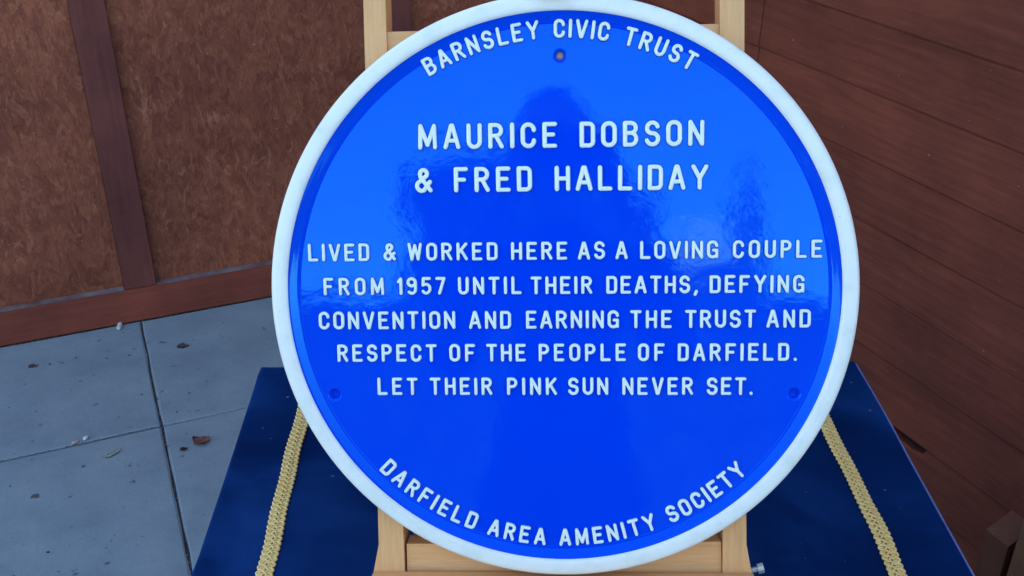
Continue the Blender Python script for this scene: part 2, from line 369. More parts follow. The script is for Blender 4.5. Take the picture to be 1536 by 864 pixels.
# ---------------------------------------------------------------- table and velvet cloth
TZ = .72; TA = R(1.3)
tx, ty = .067, .90                       # centre of the table top
tw, td = .378, .252
tbl = thing('display_table', 'small rectangular table hidden beneath the navy velvet cloth', 'table', loc=(tx, ty, 0), rz=TA)
bm = bmesh.new(); box(bm, -tw+.004, tw-.004, -td+.004, td-.004, TZ-.032, TZ-.006); obj('tabletop', bm, BEECH[0], tbl, bevel=.003)
for sx in (-1, 1):
    for sy in (-1, 1):
        bm = bmesh.new(); x = sx*(tw-.05); y = sy*(td-.05); box(bm, x-.02, x+.02, y-.02, y+.02, 0, TZ-.033); obj('leg', bm, BEECH[2], tbl, bevel=.003)
cl = thing('velvet_cloth', 'navy blue velvet cloth with gold braid covering the table under the easel', 'cloth', loc=(tx, ty, 0), rz=TA)
def cloth_pt(u, v):
    """u, v: distance over the cloth from the table centre; past the edge it hangs down with folds"""
    ex = max(0, abs(u)-tw); ey = max(0, abs(v)-td)
    def fold(e):           # (outward, down) over a rounded edge
        r = .006; q = r*math.pi/2
        if e <= 0: return 0, 0
        if e < q: a = e/r; return r*math.sin(a), r*(1-math.cos(a))
        return r, r + (e-q)
    ox, dx = fold(ex); oy, dy = fold(ey)
    sx = 1 if u > 0 else -1; sy = 1 if v > 0 else -1
    x = sx*(min(abs(u), tw) + ox); y = sy*(min(abs(v), td) + oy)
    d = max(dx, dy) if min(dx, dy) <= 0 else max(dx, dy)
    z = TZ - d
    if d > .008:
        am = min(1, (d-.008)/.35)*.006
        if dx >= dy: x += sx*am*(math.sin(v*38+1) - 1.35)*1.2
        else: y += sy*am*(math.sin(u*34) - 1.35)*1.2
        if dx > 0 and dy > 0: x -= sx*min(dx, dy)*.02; y -= sy*min(dx, dy)*.02
    else:
        p = Vector((u*3.1, v*3.1, 2.0))
        z += .0042*noise.noise(p*1.4) + .0016*noise.noise(p*4) 
        rd = abs(noise.noise(Vector((u*5 + v*3.5, v*2.2 - u*1.5, 5)))); z += .0028*max(0, 1-rd*7)   # soft creases
    return Vector((x, y, max(z, .004 + .002*math.sin(u*40+v*31))))
def lin(a, b, n): return [a+(b-a)*i/n for i in range(n+1)]
drop = .70
us = lin(-tw-drop, -tw-.012, 34)[:-1] + lin(-tw-.012, -tw, 5)[:-1] + lin(-tw, tw, 90)[:-1] + lin(tw, tw+.012, 5)[:-1] + lin(tw+.012, tw+drop, 34)
vs_ = lin(-td-drop, -td-.012, 34)[:-1] + lin(-td-.012, -td, 5)[:-1] + lin(-td, td, 64)[:-1] + lin(td, td+.012, 5)[:-1] + lin(td+.012, td+drop, 34)
bm = bmesh.new(); G = {}
for a, u in enumerate(us):
    for b, v in enumerate(vs_):
        if abs(u) > tw+.02 and abs(v) > td+.02: continue
        G[a, b] = bm.verts.new(cloth_pt(u, v))
for a in range(len(us)-1):
    for b in range(len(vs_)-1):
        q = [G.get(k) for k in ((a,b),(a+1,b),(a+1,b+1),(a,b+1))]
        if all(q): bm.faces.new(q)
obj('cloth_body', bm, VELVET, cl, smooth=True)
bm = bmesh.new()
tube(bm, [cloth_pt(tw+.0045, y) + Vector((.0004, 0, .0003)) for y in lin(-td+.006, td-.002, 60)], .0013, 6)  # pale tube painting in the highlight where the rounded cloth edge catches light
edge_hl = obj('edge_highlight', bm, m_flat('lilac_edge_highlight', (.10,.12,.30), (.16,.18,.40), 60, .7), cl, smooth=True); edge_hl['label'] = 'painted pale highlight along the right edge'
# gold braid: scalloped edges of looped cord either side of a flat plait
def braid(x, y0, y1, lab):
    bm = bmesh.new(); ln = y1-y0; stp = .0074; n_ = int(ln/stp); wob = random.Random(int((x+2)*99))
    def c(y): return x + .0014*math.sin(y*17+x*9) + .0006*math.sin(y*60)
    for k in range(n_):
        y = y0 + stp*(k+.5); cx = c(y)
        for sd_ in (-1, 1):
            yy = y + (stp*.5 if sd_ > 0 else 0) + wob.uniform(-.0004,.0004)
            pts = []
            for t in range(9):            # one loop of cord
                a = math.pi*(-.60 + 1.20*t/8)
                px = sd_*(.0026 + .0054*math.cos(a)); py = .0036*math.sin(a)
                pts.append(cloth_pt(cx + px, yy + py) + Vector((0, 0, .0016 + .0005*math.cos(a))))
            tube(bm, pts, [.0010]+[.0014]*7+[.0010], 5)
            c_ = cloth_pt(cx + sd_*.0048, yy)
            bmesh.ops.create_icosphere(bm, subdivisions=1, radius=1, matrix=Matrix.Translation(c_ + Vector((0,0,.0010))) @ Matrix.Diagonal((.0034,.0026,.0016,1)))
        for sd_ in (-1, 1):               # diagonal plait strands
            pts = [cloth_pt(cx + sd_*.0042*(1-2*t/3), y + stp*(t/3-.5)*1.5) + Vector((0,0,.0016 + .0013*math.sin(math.pi*t/3) )) for t in range(4)]
            tube(bm, pts, .0012, 5)
    o = obj('gold_braid', bm, GOLD, cl, smooth=True); o['label'] = lab
    bm = bmesh.new(); prev = None
    m_ = 60
    for k in range(m_+1):
        y = y0 + ln*k/m_; cur = [bm.verts.new(cloth_pt(c(y)+dx, y) + Vector((0,0,.0011))) for dx in (-.0062, 0, .0062)]
        if prev:
            for j in (0, 1): bm.faces.new((prev[j], prev[j+1], cur[j+1], cur[j]))
        prev = cur
    obj('braid_backing', bm, GOLD2, cl)
braid(-.3125, -td-.2, td-.003, 'gold braid left of the plaque')
braid(.3065, -td-.2, td-.003, 'gold braid right of the plaque')

# ---------------------------------------------------------------- plaque and easel frame (leaning plane)
U = Vector((.99842371, -.04591959, .03227216)); V = Vector((-.01345812, .36234999, .93194493)); N = Vector((-.05448834, -.93091024, .36116083))
P0 = Vector((.04188346, .79219967, 1.02680231))
def frame_at(p): return Matrix(((U.x,V.x,N.x,p.x),(U.y,V.y,N.y,p.y),(U.z,V.z,N.z,p.z),(0,0,0,1)))
mm = .001
PV = 250*mm
plq = thing('blue_plaque', 'round blue enamel plaque with raised white lettering and a white rim, on the wooden easel', 'plaque', mw=frame_at(P0 - V*PV))
# rim
bm = bmesh.new()
prof = [(200,-13),(246,-13),(249,-11),(250,-7),(250,-1),(249.4,1.2),(247.6,2.7),(245,3.2),(240,3.3),(237.6,3.0),(236.2,2.2),(235.4,.6)]
lathe(bm, [(r*mm, z*mm) for r, z in prof], 256, cy=PV)
obj('rim', bm, CREAM, plq, smooth=True)
# face with three countersunk holes: cove ring + flat disc cut by a curve fill
FZ = -5.4
holes = [(.3, 199.2), (-199.4, -88.6), (198.8, -88.4)]
cu = bpy.data.curves.new('face_outline', 'CURVE'); cu.dimensions = '2D'; cu.fill_mode = 'FRONT'
def cs(cx, cy, r, n_):
    s = cu.splines.new('POLY'); s.points.add(n_-1); s.use_cyclic_u = True
    for k in range(n_): s.points[k].co = (cx+r*math.cos(2*math.pi*k/n_), cy+r*math.sin(2*math.pi*k/n_), 0, 1)
cs(0, PV, .2254, 256)
for hx, hy in holes: cs(hx*mm, hy*mm+PV, .0062, 32)
co = bpy.data.objects.new('tmp', cu); me = bpy.data.meshes.new_from_object(co)
bm = bmesh.new(); bm.from_mesh(me); bpy.data.objects.remove(co); bpy.data.curves.remove(cu); bpy.data.meshes.remove(me)
for v in bm.verts: v.co.z = FZ*mm
for f in bm.faces:
    if f.normal.z < 0: f.normal_flip()
cove = [(236.6,.9),(235.5,.6),(235.0,.0),(234.2,-.8),(232.3,-2.0),(230,-3.5),(228.4,-4.7),(227.6,-5.0),(226.9,-4.85),(226.2,-5.15),(225.4,-5.4)]
lathe(bm, [(r*mm, z*mm) for r, z in cove], 256, cy=PV)
for hx, hy in holes:
    # soft dish around each hole then the countersink
    lathe(bm, [(.0062,FZ*mm),(.0055,(FZ-.35)*mm),(.0046,(FZ-1.3)*mm),(.0034,(FZ-3)*mm),(.0030,(FZ-6.5)*mm)], 32, cx=hx*mm, cy=hy*mm+PV)
bmesh.ops.remove_doubles(bm, verts=bm.verts, dist=1e-6)
for f in bm.faces: f.smooth = len(f.verts) == 4
obj('face', bm, BLUE, plq)
bm = bmesh.new(); lathe(bm, [(.0036,-.0105),(.0034,-.0088),(.002,-.0082),(.0004,-.0081)], 16, cx=holes[0][0]*mm, cy=holes[0][1]*mm+PV, close_last=True)
sc_ = obj('screw', bm, RUST, plq); sc_['label'] = 'dull screw head in the top hole'
for hx, hy in holes[1:]:
    bm = bmesh.new(); lathe(bm, [(.0034,-.0118),(.0004,-.0117)], 16, cx=hx*mm, cy=hy*mm+PV, close_last=True); obj('hole_back', bm, BLUE, plq)
bm = bmesh.new(); lathe(bm, [(.2455,-.0135),(.01,-.0136)], 64, cy=PV, close_last=True)
for f in bm.faces: f.normal_flip()
obj('back', bm, DARK, plq)

# -- raised lettering: single-stroke rounded capitals; x in units of stroke height
def arc(cx, cy, rx, ry, a0, a1, n_=7): return [(cx+rx*math.cos(R(a0+(a1-a0)*k/n_)), cy+ry*math.sin(R(a0+(a1-a0)*k/n_))) for k in range(n_+1)]
def rbox(W, y0=0, y1=1, r=.24): # closed rounded rectangle, starts and ends at mid-left
    return [(0, (y0+y1)/2)] + arc(r, y1-r, r, r, 180, 90) + arc(W-r, y1-r, r, r, 90, 0) + arc(W-r, y0+r, r, r, 0, -90) + arc(r, y0+r, r, r, -90, -180) + [(0, (y0+y1)/2)]
GL = {
 'A': (.60, [[(0,0),(.27,1)],[(.33,1),(.60,0)],[(.27,1),(.33,1)],[(.1,.30),(.5,.30)]]),
 'B': (.52, [[(0,0),(0,1)],[(0,1)]+arc(.29,.77,.21,.23,90,-90)+[(0,.54)],[(0,.54)]+arc(.28,.27,.24,.27,90,-90)+[(0,0)]]),
 'C': (.52, [[(.52,.74)]+arc(.26,.74,.26,.26,0,180,9)+arc(.26,.26,.26,.26,180,360,9)]),
 'D': (.52, [[(0,0),(0,1)],[(0,1)]+arc(.34,.82,.18,.18,90,0,4)+arc(.34,.18,.18,.18,0,-90,4)+[(0,0)]]),
 'E': (.49, [[(0,0),(0,1)],[(0,1),(.49,1)],[(0,.52),(.40,.52)],[(0,0),(.49,0)]]),
 'F': (.48, [[(0,0),(0,1)],[(0,1),(.48,1)],[(0,.50),(.38,.50)]]),
 'G': (.54, [[(.54,.76)]+arc(.27,.74,.27,.26,8,180,9)+arc(.27,.26,.27,.26,180,300,7)+[(.54,.12)],[(.54,.02),(.54,.45)],[(.54,.45),(.32,.45)]]),
 'H': (.53, [[(0,0),(0,1)],[(.53,0),(.53,1)],[(0,.5),(.53,.5)]]),
 'I': (.0,  [[(0,0),(0,1)]]),
 'K': (.55, [[(0,0),(0,1)],[(.53,1),(.03,.42)],[(.2,.60),(.55,0)]]),
 'L': (.48, [[(0,0),(0,1)],[(0,0),(.48,0)]]),
 'M': (.70, [[(0,0),(.03,1)],[(.03,1),(.35,.12)],[(.35,.12),(.67,1)],[(.67,1),(.70,0)]]),
 'N': (.54, [[(0,0),(0,1)],[(0,1),(.54,0)],[(.54,0),(.54,1)]]),
 'O': (.53, [rbox(.53, r=.25)]),
 'P': (.50, [[(0,0),(0,1)],[(0,1)]+arc(.26,.74,.24,.26,90,-90)+[(0,.48)]]),
 'R': (.53, [[(0,0),(0,1)],[(0,1)]+arc(.27,.75,.24,.25,90,-90)+[(0,.50)],[(.26,.5),(.53,0)]]),
 'S': (.52, [arc(.26,.755,.245,.245,15,180,8)+arc(.26,.72,.245,.21,190,262,4)+arc(.26,.28,.26,.235,82,10,4)+arc(.26,.255,.26,.255,0,-165,9)]),
 'T': (.54, [[(.27,0),(.27,1)],[(0,1),(.54,1)]]),
 'U': (.52, [[(0,1)]+arc(.26,.27,.26,.27,180,360,10)+[(.52,1)]]),
 'V': (.58, [[(0,1),(.26,0)],[(.32,0),(.58,1)],[(.26,0),(.32,0)]]),
 'W': (.76, [[(0,1),(.17,0)],[(.17,0),(.38,.92)],[(.38,.92),(.59,0)],[(.59,0),(.76,1)]]),
 'Y': (.60, [[(0,1),(.30,.45)],[(.60,1),(.30,.45)],[(.30,.45),(.30,0)]]),
 '&': (.66, [[(.64,.02),(.17,.66)]+arc(.32,.80,.17,.185,205,-25,9)+[(.15,.44)]+arc(.24,.23,.24,.235,125,290,8)+[(.62,.42)]]),
 '1': (.16, [[(.16,0),(.16,1)],[(.16,1),(0,.80)]]),
 '9': (.50, [[(.50,.75)]+arc(.25,.75,.25,.25,0,360,14),[(.50,.75),(.50,.35)]+arc(.25,.25,.25,.25,0,-140,7)]),
 '5': (.50, [[(.46,1),(.06,1)],[(.06,1),(.03,.55)],[(.03,.55)]+arc(.24,.31,.26,.31,110,-145,10)]),
 '7': (.48, [[(0,1),(.48,1)],[(.48,1),(.16,0)]]),
 '.': (.0,  [[(0,-.01),(0,.01)]]),
 ',': (.10, [[(.08,.04),(0,-.17)]]),
}
def stroke(bm, pts, w_, k_):
    """half-round raised stroke: blue fillet at its foot, white crown"""
    P = [Vector(p) for p in pts]; Q = [P[0]]
    for p in P[1:]:
        if (p-Q[-1]).length > 1e-4: Q.append(p)
    P = Q
    closed = len(P) > 6 and (P[0]-P[-1]).length < 1e-4
    if closed: P = P[:-1]
    n_ = len(P); nor = []
    for i in range(n_):
        a = P[i-1] if (i > 0 or closed) else P[i]; b = P[(i+1) % n_] if (i < n_-1 or closed) else P[i]
        t = (b-a).normalized(); nor.append(Vector((-t.y, t.x)))
    lv = [(w_+.80, -.1), (w_+.42, .35), (w_+.06, 1.25), (w_*.94, 2.2), (w_*.76, 2.7), (w_*.42, 2.92), (.02, 2.98)]
    lv = [(o_*(1-.025*k_), z*(1-.022*k_)) for o_, z in lv]
    loops = []
    for o_, z in lv:
        lp = []
        if closed:
            loops.append(([bm.verts.new((*(P[i]+nor[i]*o_), z)) for i in range(n_)], [bm.verts.new((*(P[i]-nor[i]*o_), z)) for i in range(n_)])); continue
        for i in range(n_): lp.append(P[i]+nor[i]*o_)
        t = Vector((nor[-1].y, -nor[-1].x))
        for k in range(1, 6): a = math.pi*k/6; lp.append(P[-1] + (nor[-1]*math.cos(a) + t*math.sin(a))*o_)
        for i in reversed(range(n_)): lp.append(P[i]-nor[i]*o_)
        t = Vector((-nor[0].y, nor[0].x))
        for k in range(1, 6): a = math.pi*k/6; lp.append(P[0] + (-nor[0]*math.cos(a) + t*math.sin(a))*o_)
        loops.append([bm.verts.new((*p, z)) for p in lp])
    for li, (a, b) in enumerate(zip(loops, loops[1:])):
        prs = [(a, b, 1)] if not closed else [(a[0], b[0], -1), (a[1], b[1], 1)]
        for x, y, sg in prs:
            m_ = len(x)
            for k in range(m_):
                q = (x[k], x[(k+1)%m_], y[(k+1)%m_], y[k])
                if sg < 0 and not closed: q = q[::-1]
                f = bm.faces.new(q); f.material_index = (1, 2)[li] if li < 2 else 0; f.smooth = True
gcache = {}
def glyph(ch, H, w_):
    if (ch, H) not in gcache:
        W_, st_ = GL[ch]; hc = H-2*w_; bm = bmesh.new()
        for k, s in enumerate(st_): stroke(bm, [(w_+x*hc, w_+y*hc) for x, y in s], w_, k)
        for v in bm.verts: v.co *= mm
        bmesh.ops.recalc_face_normals(bm, faces=bm.faces)
        if sum(f.normal.z for f in bm.faces) < 0:
            for f in bm.faces: f.normal_flip()
        me = bpy.data.meshes.new('letter'); bm.to_mesh(me); bm.free(); me.materials.append(LETTERM); me.materials.append(BLUE); me.materials.append(TEAL)
        gcache[ch, H] = (me, W_*hc+2*w_)
    return gcache[ch, H]
lr = random.Random(3)
def put(ch, H, w_, x, y, rot=0):
    me, _ = glyph(ch, H, w_); o = bpy.data.objects.new('letter', me); C.objects.link(o); o.parent = plq
    o.location = (x*mm, y*mm + PV, FZ*mm + lr.uniform(-.0001, .0001)); o.rotation_euler = (0, 0, rot + lr.uniform(-.006, .006))
def word(t, x0, x1, y, H, w_):
    ws = [glyph(c, H, w_)[1] for c in t]; n_ = len(t)
    body = sum(ws); gap = (x1-x0-body)/(n_-1) if n_ > 1 else 0; x = x0 if n_ > 1 else (x0+x1-ws[0])/2
    # characters of narrow punctuation sit tight
    for c, wd in zip(t, ws): put(c, H, w_, x, y + lr.uniform(-.12, .12)); x += wd + gap
LN = [
 (123.3, 21.7, 1.84, [('MAURICE',-120,-2.3),('DOBSON',16.3,119.9)]),
 (86.9, 21.5, 1.84, [('&',-122.9,-108.7),('FRED',-90.2,-23.8),('HALLIDAY',-4.8,123.6)]),
 (28.9, 15.5, 1.33, [('LIVED',-217.6,-164.4),('&',-153.5,-139.8),('WORKED',-131.2,-54),('HERE',-42.5,5.4),('AS',14.4,37.4),('A',45.8,56.9),('LOVING',67,132.6),('COUPLE',144.7,219)]),
 (-.6, 15.4, 1.33, [('FROM',-205.2,-152.4),('1957',-141.2,-99.1),('UNTIL',-88.5,-33.8),('THEIR',-26.2,26.5),('DEATHS,',38.4,116.2),('DEFYING',125.7,204.9)]),
 (-30.5, 15.7, 1.33, [('CONVENTION',-210.5,-91.4),('AND',-79.6,-43.3),('EARNING',-30.4,49.1),('THE',58.7,94.1),('TRUST',105.2,165),('AND',173.8,210.9)]),
 (-59.2, 15.5, 1.33, [('RESPECT',-195.2,-108.2),('OF',-97.2,-74.7),('THE',-65.2,-30.8),('PEOPLE',-19.8,55.2),('OF',65.3,88.1),('DARFIELD.',99.2,199.9)]),
 (-88.8, 15.5, 1.33, [('LET',-160.8,-125.4),('THEIR',-114.9,-60.3),('PINK',-47.6,-4.2),('SUN',5.2,40),('NEVER',52,112.6),('SET.',124.1,163.2)]),
]
for y, H, w_, ws in LN:
    for t, x0, x1 in ws: word(t, x0, x1, y, H, w_)
def arcword(t, a0, a1, rc, H, w_, top=True):
    """letters centred on radius rc from angle a0 to a1 (centres of first and last), measured from the vertical"""
    ws = [glyph(c, H, w_)[1] for c in t]; pos = [0]
    tot = sum(ws) - (ws[0]+ws[-1])/2; span = R(abs(a1-a0))*rc; gap = (span-tot)/(len(t)-1)
    for a, b in zip(ws, ws[1:]): pos.append(pos[-1] + (a+b)/2 + gap)
    for c, wd, p in zip(t, ws, pos):
        ang = R(a0) + p/rc
        if top: cx, cy, rot = rc*math.sin(ang), rc*math.cos(ang), -ang
        else: cx, cy, rot = rc*math.sin(ang), -rc*math.cos(ang), ang
        ox, oy = -wd/2, -H/2
        put(c, H, w_, cx + ox*math.cos(rot) - oy*math.sin(rot), cy + ox*math.sin(rot) + oy*math.cos(rot), rot)
TH, TW_ = 15.6, 1.42
arcword('BARNSLEY', -29.4, -5.7, 221.3, TH, TW_); arcword('CIVIC', 0, 9.6, 221.3, TH, TW_); arcword('TRUST', 15.4, 29.1, 221.3, TH, TW_)
arcword('DARFIELD', -44.8, -21.7, 217.3, TH, TW_, False); arcword('AREA', -16.1, -5.3, 217.3, TH, TW_, False)
arcword('AMENITY', .5, 20.4, 217, TH, TW_, False); arcword('SOCIETY', 26.1, 44.1, 217, TH, TW_, False)

# ---------------------------------------------------------------- easel
EB = -329*mm
foot_l = P0 + V*(-.322)
esl = thing('wooden_easel', 'pale beech tabletop easel holding up the round blue plaque', 'easel', mw=frame_at(P0 + V*EB))
def EV(v): return v*mm - EB
def epoly(name, poly, z0, z1, m_, lab=None, bev=.0015):
    bm = bmesh.new(); prism(bm, [(x*mm, EV(y)) for x, y in poly], z0*mm, z1*mm)
    o = obj(name, bm, m_, esl, bevel=bev)
    if lab: o['label'] = lab
    return o
epoly('upright', [(-166.2,-229),(-172.5,-259),(-174,-318),(-143,-318),(-143.6,-228),(-146.5,300),(-147,430),(-165,430),(-164.9,249)], -46, -15, BEECH[1])
epoly('upright', [(141.5,-318),(171.5,-318),(168,-259),(162,-227),(156,20),(153,242),(149.5,430),(129.5,430),(132.7,243),(141.2,-226)], -46, -15, BEECH[1])
epoly('crossbar', [(-146.8,185),(134.6,187),(133.4,224),(-146.2,222.8)], -40, -18.5, BEECH[0])
epoly('crossbar', [(-141.4,-256),(141,-256),(140.2,-225.6),(-141.4,-229.8)], -40, -18.0, BEECH[0])
epoly('back_rail', [(-139.5,-200),(139.4,-197),(140.4,-228),(-139.5,-231)], -62, -44, BEECH[0])
epoly('mast', [(-22,-225),(12,-225),(12,455),(-22,455)], -62, -47, BEECH[1])
epoly('ledge', [(-172.4,-268),(168.6,-266),(168,-253),(-171.4,-254.5)], -14.6, 22, BEECH[0])
epoly('base_rail', [(-185,-329),(180,-329),(180,-318.5),(-185,-318.5)], -50, 30, BEECH[0])
bm = bmesh.new(); box(bm, -.02, .012, EV(253), EV(290), -.046, .006); box(bm, -.02, .012, EV(246), EV(290), .0062, .014); obj('top_clip', bm, BEECH[1], esl, bevel=.002)
bt = bmesh.new(); tube(bt, [(.160, EV(-255.5), -.022), (.1765, EV(-251.5), -.022)], .0026, 10); 
for s in (1,):
    tube(bt, [(.1735, EV(-252.2), -.022), (.1785, EV(-251), -.022)], .0048, 8)
obj('wing_bolt', bt, STEEL, esl, smooth=False, bevel=.0004)
bm = bmesh.new()     # rear prop leg down to the table
def w2e(p): return frame_at(P0 + V*EB).inverted() @ Vector(p)
topp = w2e(P0 + V*.40 - N*.07); p2 = P0 + V*.40 - N*.07; footp = w2e((p2.x, 1.118, TZ+.004))
for dx in (-.009,): 
    d = (footp-topp).normalized(); s_ = d.cross(Vector((1,0,0))).normalized()
    vs4 = []
    for p in (topp, footp):
        vs4.append([bm.verts.new(p + Vector((1,0,0))*a*.012 + s_*b*.007) for a, b in ((-1,-1),(1,-1),(1,1),(-1,1))])
    a, b = vs4; bm.faces.new(a); bm.faces.new(b[::-1])
    for k in range(4): bm.faces.new((a[k], b[k], b[(k+1)%4], a[(k+1)%4]))
bmesh.ops.recalc_face_normals(bm, faces=bm.faces)
obj('rear_leg', bm, BEECH[1], esl, bevel=.0015)

# ---------------------------------------------------------------- debris on the slabs
def leaf(name, label, x, y, ln, wd, rz, m_, curl=.25, cat='leaf', z=.0035, shape=0):
    bm = bmesh.new(); n_ = 9; rr = random.Random(int(abs(x)*1000)); rows_ = []
    for i in range(n_+1):
        t = i/n_; hw = wd/2*(math.sin(math.pi*t**(.75 if not shape else 1))**.8)*(1+.25*rr.uniform(-1,1)) + .0004
        cz = curl*ln*.25*math.sin(math.pi*t)
        rows_.append([bm.verts.new(((t-.5)*ln, s*hw + .08*wd*math.sin(5*t), cz*(1 if s == 0 else .4) + abs(s)*curl*wd*.55*(1+.4*math.sin(7*t)) )) for s in (-1,-.5,0,.5,1)])
    for a, b in zip(rows_, rows_[1:]):
        for k in range(4): bm.faces.new((a[k], b[k], b[k+1], a[k+1]))
    r_ = bmesh.ops.solidify(bm, geom=bm.faces, thickness=.0005)
    o = obj(name, bm, m_, smooth=True); o.location = (x, y, z); o.rotation_euler = (0, 0, R(rz)); tag(o, label, cat); return o
RL = m_flat('dry_red_leaf', (.30,.10,.07), (.58,.27,.20), 60, .7, bs=.5)
BL = m_flat('dry_brown_leaf', (.07,.035,.03), (.15,.08,.06), 90, .7)
RB = m_flat('faded_red_leaf', (.20,.125,.135), (.28,.18,.18), 60, .8)
PL = m_flat('pale_green_leaf', (.55,.62,.48), (.68,.72,.56), 90, .7)
PT = m_flat('white_petal', (.66,.68,.62), (.78,.78,.70), 60, .6)
PK = m_flat('pink_petal', (.55,.30,.28), (.70,.48,.44), 60, .6)
leaf('fallen_leaf', 'curled reddish brown dry leaf on the slab nearest the velvet cloth', -.700, 1.940, .037, .036, 48, RL, .22)
leaf('fallen_leaf', 'small dark brown leaf scrap just left of the reddish dry leaf', -.733, 1.912, .018, .011, 30, BL, .15)
leaf('fallen_leaf', 'faded reddish scrap of leaf on the slab right of the long joint, near the wall', -.853, 2.350, .032, .022, 12, RB, .05, z=.001)
leaf('fallen_leaf', 'faded brown scrap of leaf on the slab left of the long joint, near the wall', -1.205, 2.255, .024, .016, 10, RB, .05, z=.001)
leaf('fallen_leaf', 'thin pale green forked leaf below the cross joint', -.884, 1.897, .042, .010, 58, PL, .12)
leaf('fallen_leaf', 'pale green leaf sliver lying flat beside the forked leaf', -.894, 1.889, .030, .009, 28, PL, .1)
def pebble(name, label, x, y, sx, sy, sz, rz, m_, cat, seed=0, z=None):
    bm = bmesh.new(); bmesh.ops.create_icosphere(bm, subdivisions=3, radius=1)
    for v in bm.verts:
        k = 1 + .25*noise.noise(v.co*1.6 + Vector((seed,0,0))); v.co = Vector((v.co.x*sx*k, v.co.y*sy*k*(1-.35*v.co.x), v.co.z*sz*k))
    o = obj(name, bm, m_, smooth=True); o.location = (x, y, sz*.9+.0005 if z is None else z); o.rotation_euler = (0,0,R(rz)); tag(o, label, cat); return o
pebble('white_petal', 'white petal shaped scrap against the foot of the brown wall', -1.048, 2.448, .024, .0062, .005, 100, PT, 'petal', 1)
pebble('white_petal', 'smaller white scrap at the wall foot by the head of the long joint', -1.017, 2.487, .009, .006, .004, 20, PT, 'petal', 2)
pebble('pink_petal', 'pink scrap lying in the cross joint left of the long joint', -.985, 1.938, .009, .004, .003, 25, PK, 'petal', 3)
pebble('pink_petal', 'pale pink white scrap in the cross joint, right of the pink one', -.966, 1.953, .007, .005, .004, 60, PT, 'petal', 4)
# moss, sand and grit caught in the joints
def w1(s, d, z=0): p = W1O + W1D*s + W1N*d; return Vector((p.x, p.y, z))
bm = bmesh.new(); rr = random.Random(5)
for k in range(900):
    if k < 380: s = rr.uniform(-.75, .345); p = w1(s, .515 + rr.gauss(0, .0035))
    elif k < 560: p = w1(rr.uniform(.35, .9), .515 + rr.gauss(0, .003))
    elif k < 700: p = w1(.35 + rr.gauss(0, .003), rr.uniform(0, 1.6))
    else: p = w1(rr.uniform(-.8, 1.0), abs(rr.gauss(.002, .012)))
    r_ = rr.uniform(.0007, .0020); r = bmesh.ops.create_icosphere(bm, subdivisions=1, radius=r_, matrix=Matrix.Translation((p.x, p.y, r_*.4 - .002)))
grit = obj('joint_grit', bm, m_flat('grit', (.10,.10,.09), (.32,.32,.30), 400, .9)); grit['kind'] = 'stuff'
bm = bmesh.new(); rr = random.Random(8)
for k in range(28):
    p = w1(rr.uniform(-.8, 1.0), rr.uniform(.05, 1.3)); r_ = rr.uniform(.0012, .0034)
    bmesh.ops.create_icosphere(bm, subdivisions=1, radius=r_, matrix=Matrix.Translation((p.x, p.y, r_*.3)) @ Matrix.Diagonal((1.3, .8, .5, 1)))
crumb = obj('soil_crumbs', bm, m_flat('soil', (.03,.025,.02), (.07,.055,.045), 400, .95)); crumb['kind'] = 'stuff'

# ---------------------------------------------------------------- the photographer (seen only mirrored in the enamel)
def skinned(name, verts, edges_, radii, m_, parent=None, sub=2, root=0):
    me = bpy.data.meshes.new(name); me.from_pydata(verts, edges_, []); o = bpy.data.objects.new(name, me); C.objects.link(o)
    md = o.modifiers.new('skin', 'SKIN'); md.use_smooth_shade = True
    for i, r in enumerate(radii): me.skin_vertices[0].data[i].radius = (r, r) if not isinstance(r, tuple) else r
    me.skin_vertices[0].data[root].use_root = True
    s = o.modifiers.new('sub', 'SUBSURF'); s.levels = s.render_levels = sub
    me.materials.append(m_); o.parent = parent; return o
COAT = m_flat('dark_coat', (.012,.013,.018), (.022,.024,.03), 30, .85); SKIN = m_flat('skin', (.42,.24,.17), (.48,.29,.21), 12, .5, bs=.05)
HAIR = m_flat('dark_hair', (.02,.014,.01), (.04,.03,.02), 60, .6); JEANS = m_flat('dark_jeans', (.02,.025,.04), (.03,.04,.06), 40, .85)
px, py = -.03, -.50
per = thing('person', 'photographer in a dark coat holding up a phone with both hands, mirrored in the plaque', 'person', loc=(px, py, 0))
V_ = [(0,0,.95),(0,0,1.10),(0,.0,1.24),(0,.0,1.355),(0,.01,1.50),                               # 0-4 pelvis..neck
      (-.17,0,1.37),(-.23,.10,1.14),(-.14,.34,1.34),(.17,0,1.37),(.23,.10,1.14),(.16,.34,1.34),  # arms to wrists
      (-.10,0,.90),(-.11,.01,.50),(-.11,0,.10),(.10,0,.90),(.11,.01,.50),(.11,0,.10)]
E_ = [(0,1),(1,2),(2,3),(3,4),(3,5),(5,6),(6,7),(3,8),(8,9),(9,10),(0,11),(11,12),(12,13),(0,14),(14,15),(15,16)]
Rr = [(.14,.11),(.13,.10),(.14,.10),(.10,.07),.05, .065,.052,.036,.075,.052,.036, .085,.06,.045,.085,.06,.045]
skinned('coat', V_, E_, Rr, COAT, per)
bm = bmesh.new(); bmesh.ops.create_uvsphere(bm, u_segments=32, v_segments=24, radius=1)
for v in bm.verts:
    x, y, z = v.co; jaw = 1 - .28*max(0, -z)**1.5
    fx, fy, fz = x*.074*jaw, y*.095*jaw, z*.115
    if y > 0:
        fy += .018*math.exp(-((x/.16)**2 + ((z+.12)/.22)**2))      # nose
        fy -= .008*(math.exp(-(((abs(x)-.38)/.16)**2 + ((z-.12)/.13)**2)))   # eye sockets
        fy += .006*math.exp(-((x/.3)**2 + ((z+.47)/.09)**2))       # lips
    v.co = (fx, fy, fz)
